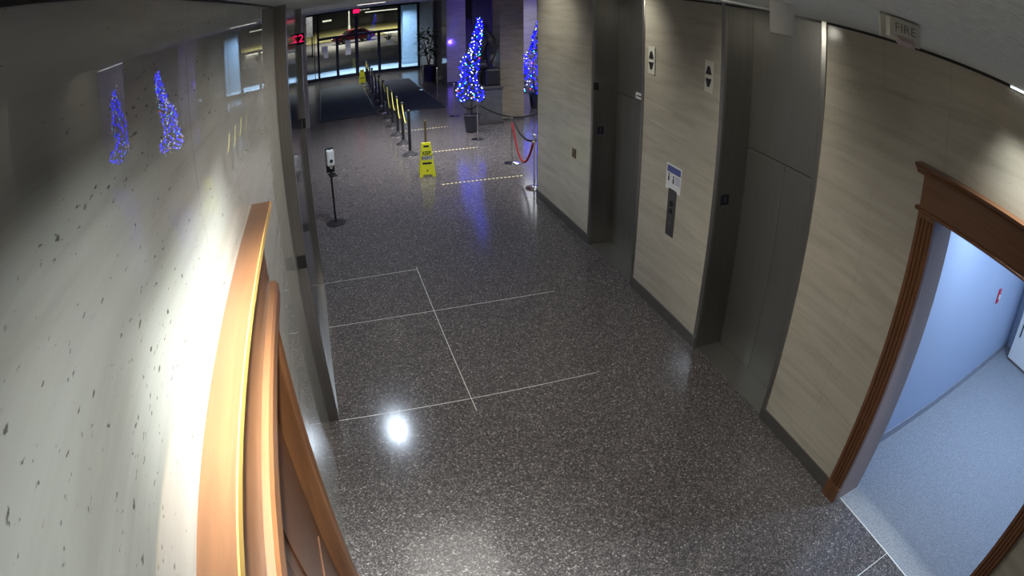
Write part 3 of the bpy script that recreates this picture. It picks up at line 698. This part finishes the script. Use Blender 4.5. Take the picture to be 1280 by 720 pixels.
# ------------------------------------------------------------------ plant by the entrance
t = thing('potted_plant', 'dark leafy plant in a grey planter beyond the navy mat', 'plant', (4.05, 23.1, 0))
bm = bmesh.new(); lathe(bm, [(.25, 0), (.33, .62), (.36, .64), (.33, .66), (.28, .58)], 20); obj('planter', bm, 'pot', t)
bm = bmesh.new()
for k in range(7): tube(bm, [(0, 0, .6), (.15 * math.cos(k), .15 * math.sin(k), 1.3), (.4 * math.cos(k), .4 * math.sin(k), 1.9)], .018, 6, .006)
obj('stems', bm, 'bark', t)
bm = bmesh.new(); rn = random.Random(5)
for k in range(260):
    a = rn.random() * 2 * PI; r = .42 * math.sqrt(rn.random()); z = 1.05 + 1.15 * rn.random(); p = Vector((r * math.cos(a), r * math.sin(a), z))
    d = Vector((math.cos(a), math.sin(a), rn.uniform(-.6, .5))).normalized(); s = d.cross(Vector((0, 0, 1))).normalized() * .05
    m_ = p + d * .12
    bm.faces.new([bm.verts.new(p), bm.verts.new(m_ + s), bm.verts.new(p + d * .28), bm.verts.new(m_ - s)])
obj('leaves', bm, 'leaf', t, kind='stuff')

# ------------------------------------------------------------------ glass entrance
g = struct('window_1')
bx('bottom_rail', 'frame', -1.2, 4.46, YG - .05, YG + .05, 0, .16, g); bx('head_rail', 'frame', -1.2, 4.46, YG - .05, YG + .05, 3.33, ZC, g)
for x, w_ in ((-.55, .03), (-.36, .10), (1.475, .16), (3.5, .14), (4.40, .10)):
    bx('mullion', 'frame', x - w_ / 2, x + w_ / 2, YG - .05, YG + .05, .16, 3.33, g)
for x in (.545, 2.53): bx('door_stile', 'frame', x - .065, x + .065, YG - .05, YG + .05, .16, 2.03, g)
bx('transom_rail', 'frame', -.31, 3.43, YG - .06, YG + .06, 2.03, 2.15, g)
for x0, x1, z0, z1 in ((-1.2, -.565, .16, 3.33), (-.31, 1.395, 2.15, 3.33), (1.555, 3.43, 2.15, 3.33), (3.57, 4.35, .16, 3.33), (-.31, .48, .16, 2.03), (.61, 1.395, .16, 2.03), (1.555, 2.465, .16, 2.03), (2.595, 3.43, .16, 2.03)):
    bx('pane', 'glass', x0, x1, YG - .006, YG + .006, z0, z1, g)
for nm, x, z0, z1, w_, lab in (('poster', -.06, 1.42, 1.72, .30, 'white paper poster on the leftmost glass door, upper sheet'), ('poster', .0, 1.12, 1.40, .22, 'white paper poster on the leftmost glass door, lower sheet'), ('poster', 1.06, 1.12, 1.86, .26, 'tall grey poster on the second glass door'), ('poster', 3.04, 1.38, 1.62, .34, 'dim notice on the rightmost glass door')):
    tag(bx(nm, 'paper', x - w_ / 2, x + w_ / 2, YG - .0085, YG - .0065, z0, z1), lab, 'poster', 'papers taped to the glass doors')
t = thing('exit_sign', 'red glowing sign hanging above the middle of the glass entrance', 'sign', (1.47, YG - .15, 3.28))
bx('housing', 'bplastic', -.17, .17, 0, .06, -.12, .12, t, 0.004); bx('lit_face', 'redsign', -.15, .15, -.006, 0, -.1, .1, t)
bx('bracket', 'bplastic', -.03, .03, .0, .06, .12, .14, t)

# ------------------------------------------------------------------ outside
gr = bx('ground', 'asphalt', -60, 90, YG + .1, 170, -.3, -.06); gr['kind'] = 'structure'
bx('sidewalk', 'pave', -20, 30, YG + .1, 31.8, -.06, 0, gr); bx('road_edge', 'pave', -40, 60, 47, 48.6, -.06, .0, gr)
bx('far_sidewalk', 'pave', 7, 60, 68, 76, -.06, .02, gr)
bx('grass_bank', 'grass', -50, 80, 80, 119, -.06, .05, gr)
bx('verge', 'grass', -50, 7, 66, 79, -.06, .03, gr)
t = thing('outside_column', 'pale blue column standing outside behind the right glass', 'column', (4.47, 31.0, 0))
bx('shaft', 'bluecol', -.42, .40, -.4, .4, .0, 6.0, t, 0.02); bx('plinth', 'bluecol', -.46, .44, -.44, .44, 0, .2, t, 0.01)
t = thing('slatted_panel', 'pale slatted board on posts outside at the left of the entrance', 'panel', (-1.55, 45, 0))
for k in range(10): bx('slat', 'pave', -.55, .55, -.04, .0, 1.7 + .19 * k, 1.87 + .19 * k, t)
for x in (-.5, .5): bx('post', 'frame', x - .05, x + .05, 0, .1, 0, 3.7, t)
t = thing('far_building', 'long dark building beyond the grass with a row of lit windows', 'building', (6, 124, 0))
bx('wall', 'bldg', -40, 50, 0, 6, 0, 12, t)
for k in range(6): bx('window', 'litwin', -6.55 + .32 * k, -6.30 + .32 * k, -.1, 0, 1.75, 2.1, t)
bx('canopy', 'bldg', 2.2, 9.8, -2.5, 0, 2.55, 2.9, t); bx('canopy_light', 'litwin', 2.3, 9.6, -2.6, -2.5, 2.6, 2.78, t)
for k in range(3): bx('window', 'litwin', 1.2 + .8 * k, 1.8 + .8 * k, -.1, 0, 3.35, 3.6, t)
for k in range(4): bx('garage_bay', 'frame', -4.6 + 3.0 * k, -2.6 + 3.0 * k, -.1, 0, .3, 1.5 + .0 * k, t)
t = thing('lamp_post', 'pale lit lamp post outside above the red car', 'lamp post', (3.1, 76, 0))
bm = bmesh.new(); lathe(bm, [(.16, -.05), (.16, 1.2), (.09, 1.5), (.07, 6.0)], 14); obj('pole', bm, 'pave', t)
bx('lamp_head', 'bldg', -.5, .5, -.2, .2, 6.0, 6.15, t)
for i, (x, y, s) in enumerate(((8.1, 60, .9), (5.6, 52, .6))):
    t = thing('bare_shrub', ('bare shrub against the pale far sidewalk', 'low dark shrub right of the red car')[i], 'shrub', (x, y, -.06)); rn = random.Random(i)
    bm = bmesh.new()
    for k in range(26):
        a = rn.random() * 2 * PI; r = s * rn.uniform(.3, 1.0); h = s * rn.uniform(.8, 1.6)
        tube(bm, [(0, 0, 0), (r * .4 * math.cos(a), r * .4 * math.sin(a), h * .6), (r * math.cos(a), r * math.sin(a), h)], .03, 5, .01)
    obj('branches', bm, 'bark', t)
# red car, seen three-quarter from the front left
t = thing('car', 'red car parked outside beyond the glass entrance', 'car', (2.85, 59.5, -.06), math.radians(20))
bm = bmesh.new()
low = [(-2.1, .35), (-2.15, .62), (-2.0, .82), (-1.0, .95), (1.75, 1.0), (2.05, .9), (2.1, .45), (1.9, .3), (-1.9, .3)]
prism(bm, [(x, z) for x, z in low], 1, -.85, .85); bmesh.ops.bevel(bm, geom=bm.edges[:], offset=.06, segments=2, affect='EDGES'); obj('body', bm, 'carred', t)
bm = bmesh.new(); prism(bm, [(-1.05, .93), (-.45, 1.38), (.85, 1.42), (1.55, .97)], 1, -.70, .70); bmesh.ops.bevel(bm, geom=bm.edges[:], offset=.07, segments=2, affect='EDGES'); cb = obj('cabin', bm, 'carred', t)
for s in (-1, 1):
    bm = bmesh.new(); prism(bm, [(-.82, 1.0), (-.42, 1.32), (.12, 1.35), (.12, 1.0)], 1, s * .705 - .01, s * .705 + .01); obj('side_window', bm, 'cglass', cb)
    bm = bmesh.new(); prism(bm, [(.2, 1.0), (.2, 1.35), (.8, 1.36), (1.25, 1.0)], 1, s * .705 - .01, s * .705 + .01); obj('side_window', bm, 'cglass', cb)
    bx('headlight', 'headlamp', -2.12, -1.98, s * .6 - .16, s * .6 + .16, .62, .78, t, .02)
    for x in (-1.35, 1.3):
        bm = bmesh.new(); lathe(bm, [(.2, -.1), (.33, -.1), (.33, .1), (.2, .1)], 18, (x, s * .78, .33), 1); wh = obj('wheel', bm, 'tyre', t)
        bm = bmesh.new(); lathe(bm, [(.19, -.11), (.19, .11)], 14, (x, s * .78, .33), 1); obj('hub_cap', bm, 'chrome', wh)
bm = bmesh.new(); prism(bm, [(-1.02, .98), (-.47, 1.36), (-.45, 1.34), (-1.0, .95)], 1, -.6, .6); obj('windscreen', bm, 'cglass', cb)
